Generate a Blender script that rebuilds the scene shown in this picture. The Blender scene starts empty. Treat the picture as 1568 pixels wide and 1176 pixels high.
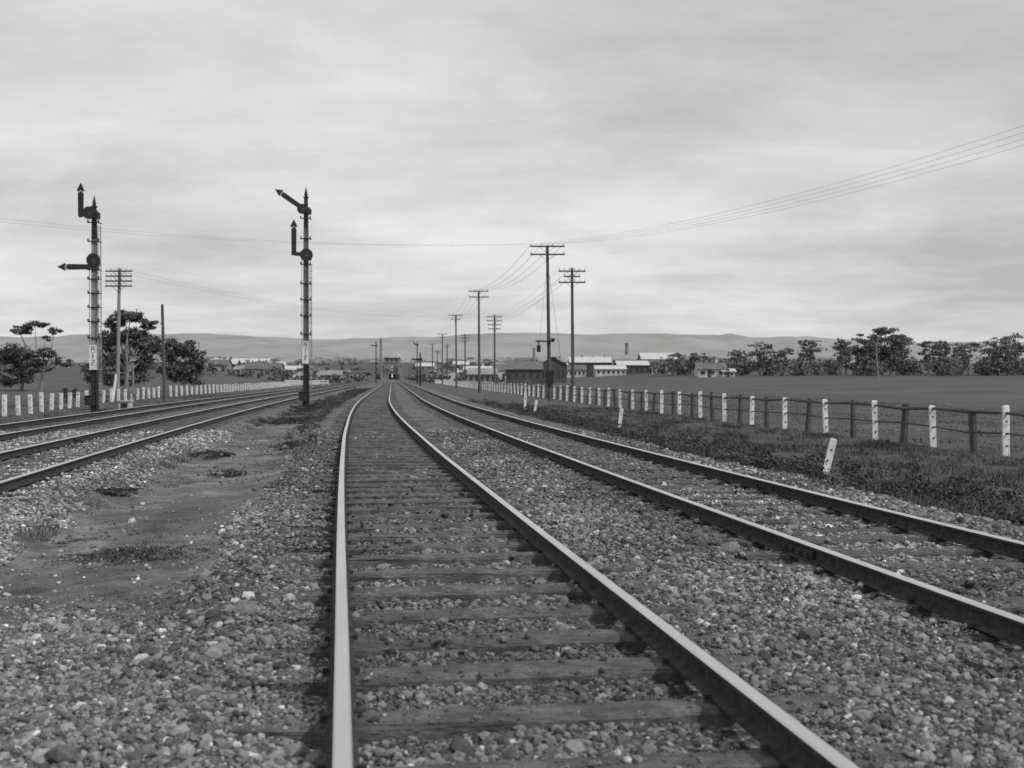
import bpy, math, random
import numpy as np
from mathutils import Vector, Matrix
random.seed(5)
rng = np.random.default_rng(7)
scene = bpy.context.scene
CAMZ = 1.43

# ------------------------------------------------------------ line of the railway
def XA(d):
    d = np.asarray(d, float)
    a = np.clip(d, 8, 75)
    return .05 - .147*d + (.045/134)*(a-8)**2 + .045*(np.maximum(d, 75)-75)
def SL(d):
    return -.147 + .045*np.clip((np.asarray(d, float)-8)/67, 0, 1)
def sstep(t):
    t = np.clip(t, 0, 1); return t*t*(3-2*t)
def vnoise(x, y, seed=0):
    x = np.asarray(x, float); y = np.asarray(y, float)
    xi = np.floor(x); yi = np.floor(y); fx = x-xi; fy = y-yi
    fx = fx*fx*(3-2*fx); fy = fy*fy*(3-2*fy)
    def h(a, b):
        s = np.sin(a*127.1+b*311.7+seed*74.7)*43758.5453
        return s-np.floor(s)
    return (h(xi, yi)*(1-fx)+h(xi+1, yi)*fx)*(1-fy)+(h(xi, yi+1)*(1-fx)+h(xi+1, yi+1)*fx)*fy
TR = [.8, 4.45, -5.1, -8.7]
PU = [-400, -40, -14, -11.2, -10.5, -10.1, -3.5, -2.8, -1.4, -.7, 6.3, 7.0, 8, 12, 16, 400]
PZ = [-.5, -.5, -.5, -.32, -.06, -.02, -.02, -.17, -.14, -.02, -.02, -.12, -.27, -.45, -.5, -.5]
def rise(u, d):
    r = np.interp(d, [150, 400, 900, 2500, 6000], [0, 3.5, 11, 33, 45])
    k = sstep((np.abs(u-1)-22)/60)
    k = np.maximum(k, sstep((np.asarray(d, float)-640)/300))
    return r*k
def gz(u, d):
    return np.interp(u, PU, PZ)+rise(u, d)
def GZX(x, d):
    return float(gz(x-float(XA(d)), d))
def isbed(U): return (U > -10.3) & (U < -3.5) | (U > -.75) & (U < 6.3)
BEDZ = -.014
def surf(U, D):
    Z = gz(U, D)+np.where(np.abs(U-2) < 16, (vnoise(U*2.5, D*2.5, 1)-.5)*.05+(vnoise(U*8, D*8, 2)-.5)*.025*(D < 30), (vnoise(U*.25, D*.25, 5)-.5)*.25*(np.abs(U-2) > 18))
    Z = np.where(isbed(U), np.minimum(Z, BEDZ), Z)
    for i, uc in enumerate(TR):
        a = np.abs(U-uc); dip = .028 if i == 0 else .014
        Z = Z-dip*(1-sstep((a-1.0)/.25))-dip*.9*(1-sstep((np.abs(a-.83)-.10)/.14))
    return Z

# ------------------------------------------------------------ mesh helpers
def npmesh(name, V, F, mats, attrs=None, mi=None, smooth=False, parent=None):
    V = np.ascontiguousarray(V, dtype=np.float32).reshape(-1, 3)
    F = np.ascontiguousarray(F, dtype=np.int32)
    n, k = F.shape
    me = bpy.data.meshes.new(name)
    me.vertices.add(len(V)); me.vertices.foreach_set("co", V.ravel())
    me.loops.add(n*k); me.loops.foreach_set("vertex_index", F.ravel())
    me.polygons.add(n)
    me.polygons.foreach_set("loop_start", np.arange(0, n*k, k, dtype=np.int32))
    me.polygons.foreach_set("loop_total", np.full(n, k, dtype=np.int32))
    for m in mats: me.materials.append(m)
    if mi is not None: me.polygons.foreach_set("material_index", np.asarray(mi, dtype=np.int32))
    me.update(calc_edges=True)
    me.polygons.foreach_set("use_smooth", np.full(n, smooth, dtype=bool))
    if attrs:
        for an, av in attrs.items():
            a = me.attributes.new(an, 'FLOAT', 'POINT')
            a.data.foreach_set("value", np.ascontiguousarray(av, dtype=np.float32).ravel())
    ob = bpy.data.objects.new(name, me); scene.collection.objects.link(ob)
    if parent: ob.parent = parent
    return ob
def empty(name):
    e = bpy.data.objects.new(name, None); scene.collection.objects.link(e); return e
class MB:
    def __init__(s): s.v = []; s.f = []; s.m = []
    def add(s, vs, fs, mi=0):
        o = len(s.v); s.v += [tuple(v) for v in vs]
        for f in fs: s.f.append([o+i for i in f]); s.m.append(mi)
    def box(s, c, size, mi=0, R=None, taper=1.0):
        hx, hy, hz = size[0]/2, size[1]/2, size[2]/2
        vs = []
        for z, t in ((-hz, 1), (hz, taper)):
            for x, y in ((-hx, -hy), (hx, -hy), (hx, hy), (-hx, hy)):
                p = Vector((x*t, y*t, z))
                if R is not None: p = R @ p
                vs.append(p+Vector(c))
        s.add(vs, [(3, 2, 1, 0), (4, 5, 6, 7), (0, 1, 5, 4), (1, 2, 6, 5), (2, 3, 7, 6), (3, 0, 4, 7)], mi)
    def tube(s, p0, p1, r0, r1, mi=0, n=8, caps=True):
        p0 = Vector(p0); p1 = Vector(p1); ax = (p1-p0)
        if ax.length < 1e-6: return
        ax.normalize(); q = ax.orthogonal().normalized(); w = ax.cross(q)
        vs = []
        for p, r in ((p0, r0), (p1, r1)):
            for i in range(n):
                a = 2*math.pi*i/n
                vs.append(p+q*math.cos(a)*r+w*math.sin(a)*r)
        fs = [(i, (i+1) % n, n+(i+1) % n, n+i) for i in range(n)]
        if caps: fs += [tuple(range(n-1, -1, -1)), tuple(range(n, 2*n))]
        s.add(vs, fs, mi)
    def plate(s, pts, y, t, mi=0):
        n = len(pts)
        vs = [(p[0], y, p[1]) for p in pts]+[(p[0], y+t, p[1]) for p in pts]
        fs = [tuple(range(n)), tuple(range(2*n-1, n-1, -1))]+[(i, i+n, (i+1) % n+n, (i+1) % n) for i in range(n)]
        s.add(vs, fs, mi)
    def wire(s, p0, p1, sag, r, mi=0, seg=14):
        p0 = Vector(p0); p1 = Vector(p1); pr = p0
        for i in range(1, seg+1):
            t = i/seg; p = p0.lerp(p1, t); p.z -= sag*4*t*(1-t)
            s.tube(pr, p, r, r, mi, 4, False); pr = p
    def obj(s, name, mats, parent=None, smooth=False):
        me = bpy.data.meshes.new(name); me.from_pydata(s.v, [], s.f)
        for m in mats: me.materials.append(m)
        me.polygons.foreach_set("material_index", s.m)
        me.polygons.foreach_set("use_smooth", [smooth]*len(s.f))
        me.update()
        ob = bpy.data.objects.new(name, me); scene.collection.objects.link(ob)
        if parent: ob.parent = parent
        return ob

# ------------------------------------------------------------ materials
def newmat(name):
    m = bpy.data.materials.new(name); m.use_nodes = True
    nt = m.node_tree; b = nt.nodes["Principled BSDF"]
    return m, nt, b
def N(nt, t, **kw):
    n = nt.nodes.new(t)
    for k, v in kw.items(): setattr(n, k, v)
    return n
def maprange(nt, src, a, b, lo=0., hi=1.):
    m = N(nt, 'ShaderNodeMapRange')
    m.inputs['From Min'].default_value = lo; m.inputs['From Max'].default_value = hi
    m.inputs['To Min'].default_value = a; m.inputs['To Max'].default_value = b
    nt.links.new(src, m.inputs['Value']); return m.outputs['Result']
def math_(nt, op, a, b=None, clamp=False):
    m = N(nt, 'ShaderNodeMath', operation=op); m.use_clamp = clamp
    for i, v in enumerate((a, b)):
        if v is None: continue
        if isinstance(v, (int, float)): m.inputs[i].default_value = v
        else: nt.links.new(v, m.inputs[i])
    return m.outputs[0]
def noise(nt, scale, stretch=(1, 1, 1), detail=3, rough=.6):
    tc = N(nt, 'ShaderNodeTexCoord'); mp = N(nt, 'ShaderNodeMapping')
    mp.inputs['Scale'].default_value = stretch
    n = N(nt, 'ShaderNodeTexNoise'); n.inputs['Scale'].default_value = scale
    n.inputs['Detail'].default_value = detail; n.inputs['Roughness'].default_value = rough
    nt.links.new(tc.outputs['Object'], mp.inputs[0]); nt.links.new(mp.outputs[0], n.inputs['Vector'])
    return n.outputs['Fac']
def mat(name, lo, hi, scale=5, rough=.85, bump=0., stretch=(1, 1, 1), metal=0., attr=None):
    m, nt, b = newmat(name)
    f = noise(nt, scale, stretch)
    c = maprange(nt, f, lo, hi, .3, .7)
    if attr:
        a = N(nt, 'ShaderNodeAttribute', attribute_name=attr)
        c = math_(nt, 'MULTIPLY', c, a.outputs['Fac'])
    nt.links.new(c, b.inputs['Base Color'])
    b.inputs['Roughness'].default_value = rough; b.inputs['Metallic'].default_value = metal
    if rough > .6: b.inputs['Specular IOR Level'].default_value = .2
    if bump:
        bp = N(nt, 'ShaderNodeBump'); bp.inputs['Strength'].default_value = bump; bp.inputs['Distance'].default_value = .01
        nt.links.new(f, bp.inputs['Height']); nt.links.new(bp.outputs[0], b.inputs['Normal'])
    return m
M_rock = mat('ballast_stone', .75, 1.25, 60, .9, attr='shade')
M_sleeper, nt, b = newmat('weathered_timber_sleeper')
gr = noise(nt, 6, (1.2, 14, 14)); du = noise(nt, 4, (1, 1, 1), 5, .7); fi = noise(nt, 70, (1, 1, 1), 2, .7)
c = maprange(nt, gr, .045, .115, .3, .7)
c = math_(nt, 'ADD', c, math_(nt, 'MULTIPLY', maprange(nt, du, 0, .08, .45, .65), maprange(nt, fi, .3, 1.3, .35, .65)))
nt.links.new(c, b.inputs['Base Color']); b.inputs['Roughness'].default_value = .95; b.inputs['Specular IOR Level'].default_value = .15
bp = N(nt, 'ShaderNodeBump'); bp.inputs['Strength'].default_value = .9; bp.inputs['Distance'].default_value = .012
nt.links.new(math_(nt, 'ADD', gr, math_(nt, 'MULTIPLY', fi, .4)), bp.inputs['Height']); nt.links.new(bp.outputs[0], b.inputs['Normal'])
M_railtop = mat('polished_rail_head', .62, .74, 3, .4, 0, (3, .05, 1), 1.)
M_railside = mat('rusty_rail_side', .022, .06, 14, .9, .3)
M_iron = mat('old_iron', .02, .045, 10, .8)
M_white = mat('white_paint_weathered', .5, .85, 7, .75, .1, (1, 1, .5))
M_greypost = mat('grey_painted_signal_post', .09, .19, 6, .8, .1, (1, 1, .4))
M_palepost = mat('pale_painted_signal_post', .2, .38, 6, .8, .1, (1, 1, .4))
M_black = mat('black_paint', .012, .03, 8, .6)
M_pole = mat('grey_timber_pole', .06, .12, 5, .9, .3, (8, 8, .5))
M_palepole = mat('pale_timber_pole', .16, .3, 5, .9, .3, (8, 8, .5))
M_fencewood = mat('dark_fence_timber', .045, .12, 6, .9, .3, (8, 8, .6))
M_wire = mat('galvanised_wire', .12, .18, 3, .6)
M_ceram = mat('insulator_ceramic', .3, .5, 3, .3)
M_grass = mat('rough_grass', .7, 1.3, 1.2, .9, attr='shade')
M_leaf = mat('gum_foliage', .7, 1.3, .6, .9, attr='shade')
M_bark = mat('gum_bark', .10, .26, 2, .9, .3, (4, 4, .6))
M_hill = mat('hazy_hills', .23, .32, .0025, 1., 0, (1, 1, 3))  # pale grey base colour carries the aerial haze; no volume is used
M_wallL = mat('pale_render_wall', .42, .6, .6, .9)
M_wallM = mat('brick_wall_grey', .17, .26, .6, .9)
M_wallD = mat('dark_wall', .07, .11, .6, .9)
M_roofL = mat('galvanised_roof', .4, .58, .5, .7, 0, (6, 1, 1))
M_roofM = mat('weathered_roof', .2, .3, .5, .9)
M_roofD = mat('dark_roof', .10, .16, .5, .9)
M_glass = mat('dark_window', .03, .05, 2, .3)
M_conc = mat('concrete', .35, .5, 6, .9, .2)
M_coat = mat('dark_coat', .02, .04, 12, .9)
M_skirt = mat('grey_cloth', .08, .12, 12, .9)
M_skin = mat('skin_tone', .3, .36, 5, .6)
M_hair = mat('hair_dark', .015, .03, 30, .7)

# ground material
Mg, nt, b = newmat('railway_ground')
tc = N(nt, 'ShaderNodeTexCoord')
ab = N(nt, 'ShaderNodeAttribute', attribute_name='bal').outputs['Fac']
ag = N(nt, 'ShaderNodeAttribute', attribute_name='gra').outputs['Fac']
vo = N(nt, 'ShaderNodeTexVoronoi'); vo.inputs['Scale'].default_value = 24
nt.links.new(tc.outputs['Object'], vo.inputs['Vector'])
sp = N(nt, 'ShaderNodeSeparateColor'); nt.links.new(vo.outputs['Color'], sp.inputs[0])
st = math_(nt, 'POWER', sp.outputs[0], 2.2)
stone = maprange(nt, st, .07, .38)
edge = maprange(nt, vo.outputs['Distance'], 1., .4, .35, .8)
stone = math_(nt, 'MULTIPLY', stone, edge)
big = noise(nt, .6, (1, 1, 1), 4)
stone = math_(nt, 'MULTIPLY', stone, maprange(nt, big, .7, 1.25, .3, .7))
fn = noise(nt, 45, (1, 1, 1), 4, .75)
mid = noise(nt, 2.2, (1, 1, 1), 5, .7)
dirt = math_(nt, 'MULTIPLY', maprange(nt, fn, .085, .23, .3, .7), maprange(nt, mid, .55, 1.35, .35, .65))
dirt = math_(nt, 'MULTIPLY', dirt, maprange(nt, big, .72, 1.35, .35, .65))
grs = math_(nt, 'MULTIPLY', maprange(nt, noise(nt, 14, (1, 1, 1), 5, .8), .055, .12, .3, .7),
            maprange(nt, noise(nt, .05, (1, 2.5, 1), 5, .7), .75, 1.3, .3, .7))
def mixv(a, b_, f):
    m = N(nt, 'ShaderNodeMix', data_type='FLOAT')
    nt.links.new(f, m.inputs['Factor']); nt.links.new(a, m.inputs['A']); nt.links.new(b_, m.inputs['B'])
    return m.outputs['Result']
c = mixv(dirt, grs, ag); c = mixv(c, stone, ab)
nt.links.new(c, b.inputs['Base Color']); b.inputs['Roughness'].default_value = .95
b.inputs['Specular IOR Level'].default_value = .12
bp = N(nt, 'ShaderNodeBump'); bp.inputs['Distance'].default_value = .03; bp.inputs['Strength'].default_value = .8
hh = mixv(fn, math_(nt, 'SUBTRACT', 1., vo.outputs['Distance']), ab)
nt.links.new(hh, bp.inputs['Height']); nt.links.new(bp.outputs[0], b.inputs['Normal'])

# ------------------------------------------------------------ ground sheet
def w_bal(u, d):
    n = (vnoise(u*1.7, d*.8, 3)-.5)*.7+(vnoise(u*5, d*3, 4)-.5)*.4
    a = sstep((u+n+10.9)/.5)*(1-sstep((u+n+3.3)/.4))
    b_ = sstep((u+n*.9+1.25)/.5)*(1-sstep((u+n-6.45)/.5))
    near = (1-sstep((d+n*4-5.6)/3.0))*(u > -3.4)*(u < 0)*.75
    return np.clip(np.maximum(np.maximum(a, b_), near), 0, 1)
def w_gra(u, d):
    n = (vnoise(u*1.1, d*.6, 9)-.5)*1.2
    g = np.maximum(sstep((u-6.6+n*.4)/.7), 1-sstep((u+11.1+n)/1.2))
    strip = sstep((vnoise(u*1.1+9, d*.35, 12)-.5)/.25)*.7*sstep((d-8)/6)+sstep((d-30)/30)*.5
    strip = np.where((u > -3.4) & (u < -.7), strip, 0)
    return np.clip(np.maximum(g, strip), 0, 1)
ds = np.concatenate([[-400, -100, -30, -8, -2, 0, 1], np.geomspace(2, 7000, 620)])
us = np.concatenate([-np.geomspace(7000, 12.2, 60), np.arange(-12, 17.01, .12), np.geomspace(17.3, 7000, 60)])
D, U = np.meshgrid(ds, us, indexing='ij')
Z = surf(U, D)
X = XA(D)+U
V = np.stack([X, D, Z], -1).reshape(-1, 3)
nr, nc = D.shape
idx = np.arange(nr*nc).reshape(nr, nc)
F = np.stack([idx[:-1, :-1], idx[:-1, 1:], idx[1:, 1:], idx[1:, :-1]], -1).reshape(-1, 4)
npmesh('ground', V, F, [Mg], {'bal': w_bal(U, D).ravel(), 'gra': w_gra(U, D).ravel()}, smooth=True)

# ------------------------------------------------------------ tracks
SP = .72
railprof = [(-.062, 0), (.062, 0), (.062, .010), (.013, .025), (.010, .092), (.034, .100), (.034, .119), (.026, .127),
            (-.026, .127), (-.034, .119), (-.034, .100), (-.010, .092), (-.013, .025), (-.062, .010)]
dr = np.concatenate([np.arange(-12, 100, .5), np.arange(100, 640, 6)])
def slp(w, l, h):
    vs = []; n = 7
    for i in range(n):
        x = -l/2+l*i/(n-1)
        j = lambda a: random.uniform(-a, a)
        vs += [(x, -w/2+j(.008), -h), (x, w/2+j(.008), -h), (x, w/2-.004+j(.014), -.02), (x, w/2-.022+j(.01), j(.005)), (x, -w/2+.022+j(.01), j(.005)), (x, -w/2+.004+j(.014), -.02)]
    fs = []
    for i in range(n-1):
        for k in range(6): fs.append((i*6+k, i*6+(k+1) % 6, (i+1)*6+(k+1) % 6, (i+1)*6+k))
    fs += [tuple(range(5, -1, -1)), tuple(range((n-1)*6, n*6))]
    return vs, fs
for ti, uc in enumerate(TR):
    par = empty('railway_track' if ti == 0 else 'railway_track.%03d' % ti)
    for si, sd in enumerate((-1, 1)):
        k = len(railprof)
        sl = SL(dr); nn = np.sqrt(1+sl*sl)
        cx = XA(dr)+uc; cy = dr
        Vv = []
        wob = (vnoise(dr*.15, dr*0, 20+ti*2+si)-.5)*.014
        for (px, pz) in railprof:
            off = (sd*.8325+px)+wob
            Vv.append(np.stack([cx+off/nn, cy-sl*off/nn, np.full_like(dr, .012+pz)+wob*.3], -1))
        Vv = np.stack(Vv, 1)
        n = len(dr); id_ = np.arange(n*k).reshape(n, k)
        Fs = []; mi = []
        for j in range(k):
            j2 = (j+1) % k
            Fs.append(np.stack([id_[:-1, j], id_[1:, j], id_[1:, j2], id_[:-1, j2]], -1))
            mi.append(np.full(n-1, 1 if j in (6, 7, 8) else 0))
        npmesh('rail_%s' % ('left', 'right')[si], Vv.reshape(-1, 3), np.concatenate(Fs), [M_railside, M_railtop], mi=np.concatenate(mi), parent=par)
    sm = MB(); fm = MB()
    kk = 0
    while True:
        dc = kk*SP+ti*.31; kk += 1
        if dc > 330: break
        s_ = float(SL(dc)); th = math.atan2(-s_, 1)+random.uniform(-.018, .018)
        R = Matrix.Rotation(th, 3, 'Z')
        cx = float(XA(dc))+uc
        wdt = random.uniform(.21, .27); zt = .008+random.uniform(-.014, .003)
        Rn = R @ Matrix.Rotation(random.uniform(-.02, .02), 3, 'X')
        vs, fs = slp(wdt, 2.6+random.uniform(-.08, .08), .12)
        o = Vector((cx+random.uniform(-.05, .05), dc+random.uniform(-.02, .02), zt))
        sm.add([o+Rn @ Vector(v) for v in vs], fs, 0)
        if dc < 60:
            for sd in (-1, 1):
                for q in (-1, 1):
                    p = R @ Vector((sd*.8325+q*.074, random.uniform(-.05, .05), .022))
                    fm.box(Vector((cx, dc, .004))+p, (.03, .026, .026), 0, R)
    for dj in ((9.4, 1), (14.6, 0), (30, 1), (38, 0)) if ti in (1,) else (((26, 0), (44, 1)) if ti != 0 else ((31, 1),)):
        sd = (-1, 1)[1-dj[1]] if ti == 1 else (-1, 1)[dj[1]]
        for q in (-1, 1):
            s_ = float(SL(dj[0])); R = Matrix.Rotation(math.atan2(-s_, 1), 3, 'Z')
            p = R @ Vector((sd*.8325+q*.03, 0, .068))
            fm.box(Vector((float(XA(dj[0]))+uc, dj[0], 0))+p, (.03, .6, .06), 0, R)
            for bl in (-.22, -.08, .08, .22):
                p = R @ Vector((sd*.8325+q*.055, bl, .068))
                fm.box(Vector((float(XA(dj[0]))+uc, dj[0], 0))+p, (.03, .03, .03), 0, R)
    sm.obj('sleepers', [M_sleeper], par); fm.obj('rail_spikes_and_fishplates', [M_railside], par)

# ------------------------------------------------------------ ballast stones
def icos():
    t = (1+5**.5)/2
    v = np.array([(-1, t, 0), (1, t, 0), (-1, -t, 0), (1, -t, 0), (0, -1, t), (0, 1, t), (0, -1, -t), (0, 1, -t), (t, 0, -1), (t, 0, 1), (-t, 0, -1), (-t, 0, 1)], float)
    v /= np.linalg.norm(v[0])
    f = np.array([(0, 11, 5), (0, 5, 1), (0, 1, 7), (0, 7, 10), (0, 10, 11), (1, 5, 9), (5, 11, 4), (11, 10, 2), (10, 7, 6), (7, 1, 8), (3, 9, 4), (3, 4, 2), (3, 2, 6), (3, 6, 8), (3, 8, 9), (4, 9, 5), (2, 4, 11), (6, 2, 10), (8, 6, 7), (9, 8, 1)])
    return v, f
def octs():
    v = np.array([(1, 0, 0), (-1, 0, 0), (0, 1, 0), (0, -1, 0), (0, 0, 1), (0, 0, -1)], float)
    f = np.array([(0, 2, 4), (2, 1, 4), (1, 3, 4), (3, 0, 4), (2, 0, 5), (1, 2, 5), (3, 1, 5), (0, 3, 5)])
    return v, f
def rotm(n):
    q = rng.normal(size=(n, 4)); q /= np.linalg.norm(q, axis=1)[:, None]
    w, x, y, z = q.T
    return np.stack([np.stack([1-2*(y*y+z*z), 2*(x*y-z*w), 2*(x*z+y*w)], -1),
                     np.stack([2*(x*y+z*w), 1-2*(x*x+z*z), 2*(y*z-x*w)], -1),
                     np.stack([2*(x*z-y*w), 2*(y*z+x*w), 1-2*(x*x+y*y)], -1)], 1)
RV = []; RF = []; RS = []; off = 0
for (d0, d1, dens, rm, base, sg) in ((2.6, 7.5, 1900, .0138, icos(), .42), (2.6, 8.5, 1900, .0070, octs(), .3), (7.5, 15, 1000, .0175, icos(), .38), (15, 32, 220, .027, octs(), .33)):
    w1 = .5*d1+1.2
    n = int(dens*(d1-d0)*2*w1)
    y = rng.uniform(d0, d1, n); x = rng.uniform(-w1, w1, n)
    ok = np.abs(x) < .5*y+.8; x = x[ok]; y = y[ok]
    fine = rm < .01
    u = x-XA(y); w = w_bal(u, y)
    pr = np.where(w > .5, .95, w*.8+.01)
    pr = np.maximum(pr, (.5 if fine else .045)*(w_gra(u, y) < .4)*(.5+vnoise(u*2, y*1.5, 91)))
    ok = rng.uniform(size=len(x)) < pr
    s = SL(y)
    r = rm*np.exp(rng.normal(size=len(x))*sg)
    z = surf(u, y)
    for ti, uc in enumerate(TR):
        lat = (u-uc)*.99
        dc = y+s*lat-ti*.31
        fr = np.abs(dc/SP-np.round(dc/SP))*SP
        onsl = (np.abs(lat) < 1.31) & (fr < .128)
        kp = (.05, .28, .3, .3)[ti]
        kpa = np.where(lat < -.88, .85, np.where(lat > .88, .28, np.where(fine, .2, kp))) if ti == 0 else np.where(np.abs(lat) > .9, .6, kp)
        kpa = kpa*(.3+1.4*vnoise(u*2.2, y*1.3, 95))
        keep = rng.uniform(size=len(x)) < kpa
        ok &= ~(onsl & ~keep)
        z = np.where(onsl, .002, z)
        rl = np.abs(np.abs(lat)-.8325)
        ok &= rl > .07
        r = np.where(onsl, r*.8, r)
    x = x[ok]; y = y[ok]; z = z[ok]; r = r[ok]; u = u[ok]; w = w[ok]
    r = np.where(w < .5, r*.8, r)
    n = len(x)
    bv, bf = base; k = len(bv)
    sc = rng.uniform(.62, 1.25, (n, 1, 3))
    vv = bv[None]*rng.uniform(.68, 1.2, (n, k, 1))*sc*r[:, None, None]
    vv = np.einsum('nij,nkj->nki', rotm(n), vv)
    vv[..., 2] *= .8
    vv += np.stack([x, y, z+r*.28], -1)[:, None, :]
    sh = .065+.19*rng.uniform(size=n)**1.4
    sh = np.where(rng.uniform(size=n) < .04, rng.uniform(.3, .55, n), sh)
    sh *= .6+.8*vnoise(u*.9, y*.5, 33)
    sh *= np.where((u > -.1) & (u < 1.7), .8, .95)
    sh *= np.where(u < -2.9, 1.8, np.where(u < -1., 1.15, 1.))
    sh *= np.where(u > 1.9, 1.12, 1.)
    RV.append(vv.reshape(-1, 3)); RS.append(np.repeat(sh, k))
    RF.append((bf[None]+(np.arange(n)*k)[:, None, None]+off).reshape(-1, 3)); off += n*k
    print('rocks', n)
npmesh('track_ballast', np.concatenate(RV), np.concatenate(RF), [M_rock], {'shade': np.concatenate(RS)})

# ------------------------------------------------------------ grass
def blades(x, y, z, h, wd, sh):
    n = len(x); a = rng.uniform(0, 2*np.pi, n); ln = rng.normal(size=(n, 2))*.45
    dx = np.cos(a)*wd/2; dy = np.sin(a)*wd/2
    p = np.stack([x, y, z], -1)
    o = np.stack([dx, dy, np.zeros(n)], -1)
    m = p+np.stack([ln[:, 0]*h*.35, ln[:, 1]*h*.35, h*.6], -1)
    t = p+np.stack([ln[:, 0]*h, ln[:, 1]*h, h], -1)
    Vb = np.stack([p-o, p+o, m+o*.8, m-o*.8, t], 1)
    return Vb, sh
GV = []; GS = []
def patch(u0, u1, d0, d1, n, hmin, hmax, wdf, lo, hi, seed, thr=.3):
    y = d0+(d1-d0)*rng.uniform(size=n)**1.6
    u = rng.uniform(u0, u1, n)
    x = XA(y)+u
    c = vnoise(u*1.6, y*1.1, seed)*.6+vnoise(u*5, y*4, seed+1)*.4
    ok = (c > thr*rng.uniform(.6, 1.4, n)) & (w_bal(u, y) < .6) & (np.abs(x) < .54*y+2)
    u, y, x, c = u[ok], y[ok], x[ok], c[ok]
    h = hmin+(hmax-hmin)*np.clip((c-.25)*1.7, 0, 1)**2*rng.uniform(.4, 1.2, len(x))
    z = surf(u, y)-.02
    t = rng.uniform(size=len(x))*.35+.65*np.clip((vnoise(u*1.1, y*.7, seed+5)-.2)*1.5, 0, 1)
    Vb, sh = blades(x, y, z, h, wdf*(.6+y/25.), lo+(hi-lo)*t)
    GV.append(Vb); GS.append(sh)
patch(6.5, 16, 8, 75, 170000, .03, .24, .010, .03, .19, 40)
patch(16, 40, 30, 120, 36000, .04, .14, .014, .07, .15, 44)
patch(-3.4, -.8, 8, 60, 60000, .01, .05, .008, .05, .14, 50, .55)
patch(-3.2, -1, 40, 160, 18000, .04, .25, .012, .03, .10, 55, .45)
patch(-28, -10.8, 26, 140, 50000, .04, .2, .014, .05, .15, 60, .35)
patch(-3.4, -2.9, 9, 40, 5000, .03, .14, .009, .04, .12, 66, .5)
def tuft(d, u, rad, n, h, lo=.02, hi=.09):
    a = rng.uniform(0, 2*np.pi, n); r = rad*np.sqrt(rng.uniform(size=n))*(.7+.6*vnoise(a*1.5, a*0+d, 7))
    x = float(XA(d))+u+r*np.cos(a)*1.3; y = d+r*np.sin(a)
    z = surf(x-XA(y), y)-.015
    hh = h*(1.1-np.clip(r/rad, 0, 1)*.8)*rng.uniform(.5, 1.1, n)
    Vb, sh = blades(x, y, z, hh, .010+.0006*d, rng.uniform(lo, hi, n)); GV.append(Vb); GS.append(sh)
tuft(10.4, -1.9, .65, 5000, .05, .03, .09)
tuft(11.4, -2.7, .4, 1500, .035, .04, .1)
for _ in range(10):
    dd = random.uniform(50, 130)
    tuft(dd, random.choice([random.uniform(-3, -1.2), random.uniform(-11.9, -11)]), random.uniform(.3, .7), 400, random.uniform(.15, .35))
Vb = np.concatenate(GV); n = len(Vb)
b0 = np.arange(n)*5
Fq = np.concatenate([np.stack([b0, b0+1, b0+2], -1), np.stack([b0, b0+2, b0+3], -1), np.stack([b0+3, b0+2, b0+4], -1)])
npmesh('rough_grass', Vb.reshape(-1, 3), Fq, [M_grass], {'shade': np.repeat(np.concatenate(GS), 5)})

# ------------------------------------------------------------ foliage
def leafmesh(name, blobs, size, lo, hi, parent=None, per=45, spread=(.12, .24)):
    Vs = []; Ss = []
    for (cx, cy, cz, rx, ry, rz, n) in blobs:
        m = max(5, n//per)
        dirs = rng.normal(size=(m, 3)); dirs /= np.linalg.norm(dirs, axis=1)[:, None]
        rad = rng.uniform(.35, 1., m)**.6
        cc = dirs*rad[:, None]*np.array([rx, ry, rz])
        cs = rng.uniform(0, 1, m)
        k = np.repeat(np.arange(m), per)
        p = cc[k]+rng.normal(size=(len(k), 3))*np.array([rx, ry, rz*.7])*rng.uniform(spread[0], spread[1], m)[k][:, None]
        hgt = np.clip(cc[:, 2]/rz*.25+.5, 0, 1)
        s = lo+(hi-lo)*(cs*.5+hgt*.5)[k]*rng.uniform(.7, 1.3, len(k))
        p = p+np.array([cx, cy, cz])
        R = rotm(len(k)); sz = size*rng.uniform(.5, 1.3, len(k))[:, None]
        a = R[:, :, 0]*sz; b2 = R[:, :, 1]*sz*.55
        Vs.append(np.stack([p-a, p-b2, p+a, p+b2], 1)); Ss.append(s)
    Vs = np.concatenate(Vs); n = len(Vs)
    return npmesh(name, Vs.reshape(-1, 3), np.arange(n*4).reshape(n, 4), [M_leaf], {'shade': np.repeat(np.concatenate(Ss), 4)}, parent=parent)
bl = []
for _ in range(190):
    dd = 11+62*random.random()**1.2; u = 6.9+abs(random.gauss(0, 1.8)); rr = random.uniform(.15, .55); hh = random.uniform(.07, .24)
    if u > 14: continue
    bl.append((float(XA(dd))+u, dd, float(gz(u, dd))+hh*.5, rr, rr*1.3, hh, int(240+500*rr)))
for (u, dd, rr, hh) in ((-1.0, 26, .42, .24), (-1.3, 25.4, .3, .12), (-2.8, 23, .35, .12), (-2.5, 23.6, .25, .08), (-1.1, 33, .4, .16), (-2.9, 39, .6, .2), (-1.3, 42, .5, .2), (-2.0, 50, .7, .3), (-3.0, 15.5, .25, .07), (-1.9, 19, .3, .06), (-1.2, 58, .8, .3), (-2.9, 62, .8, .3)):
    bl.append((float(XA(dd))+u, dd, float(gz(u, dd))+hh*.5, rr, rr, hh, int(300+700*rr)))
leafmesh('verge_weeds', bl, .028, .025, .10, per=20, spread=(.1, .2))

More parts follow.
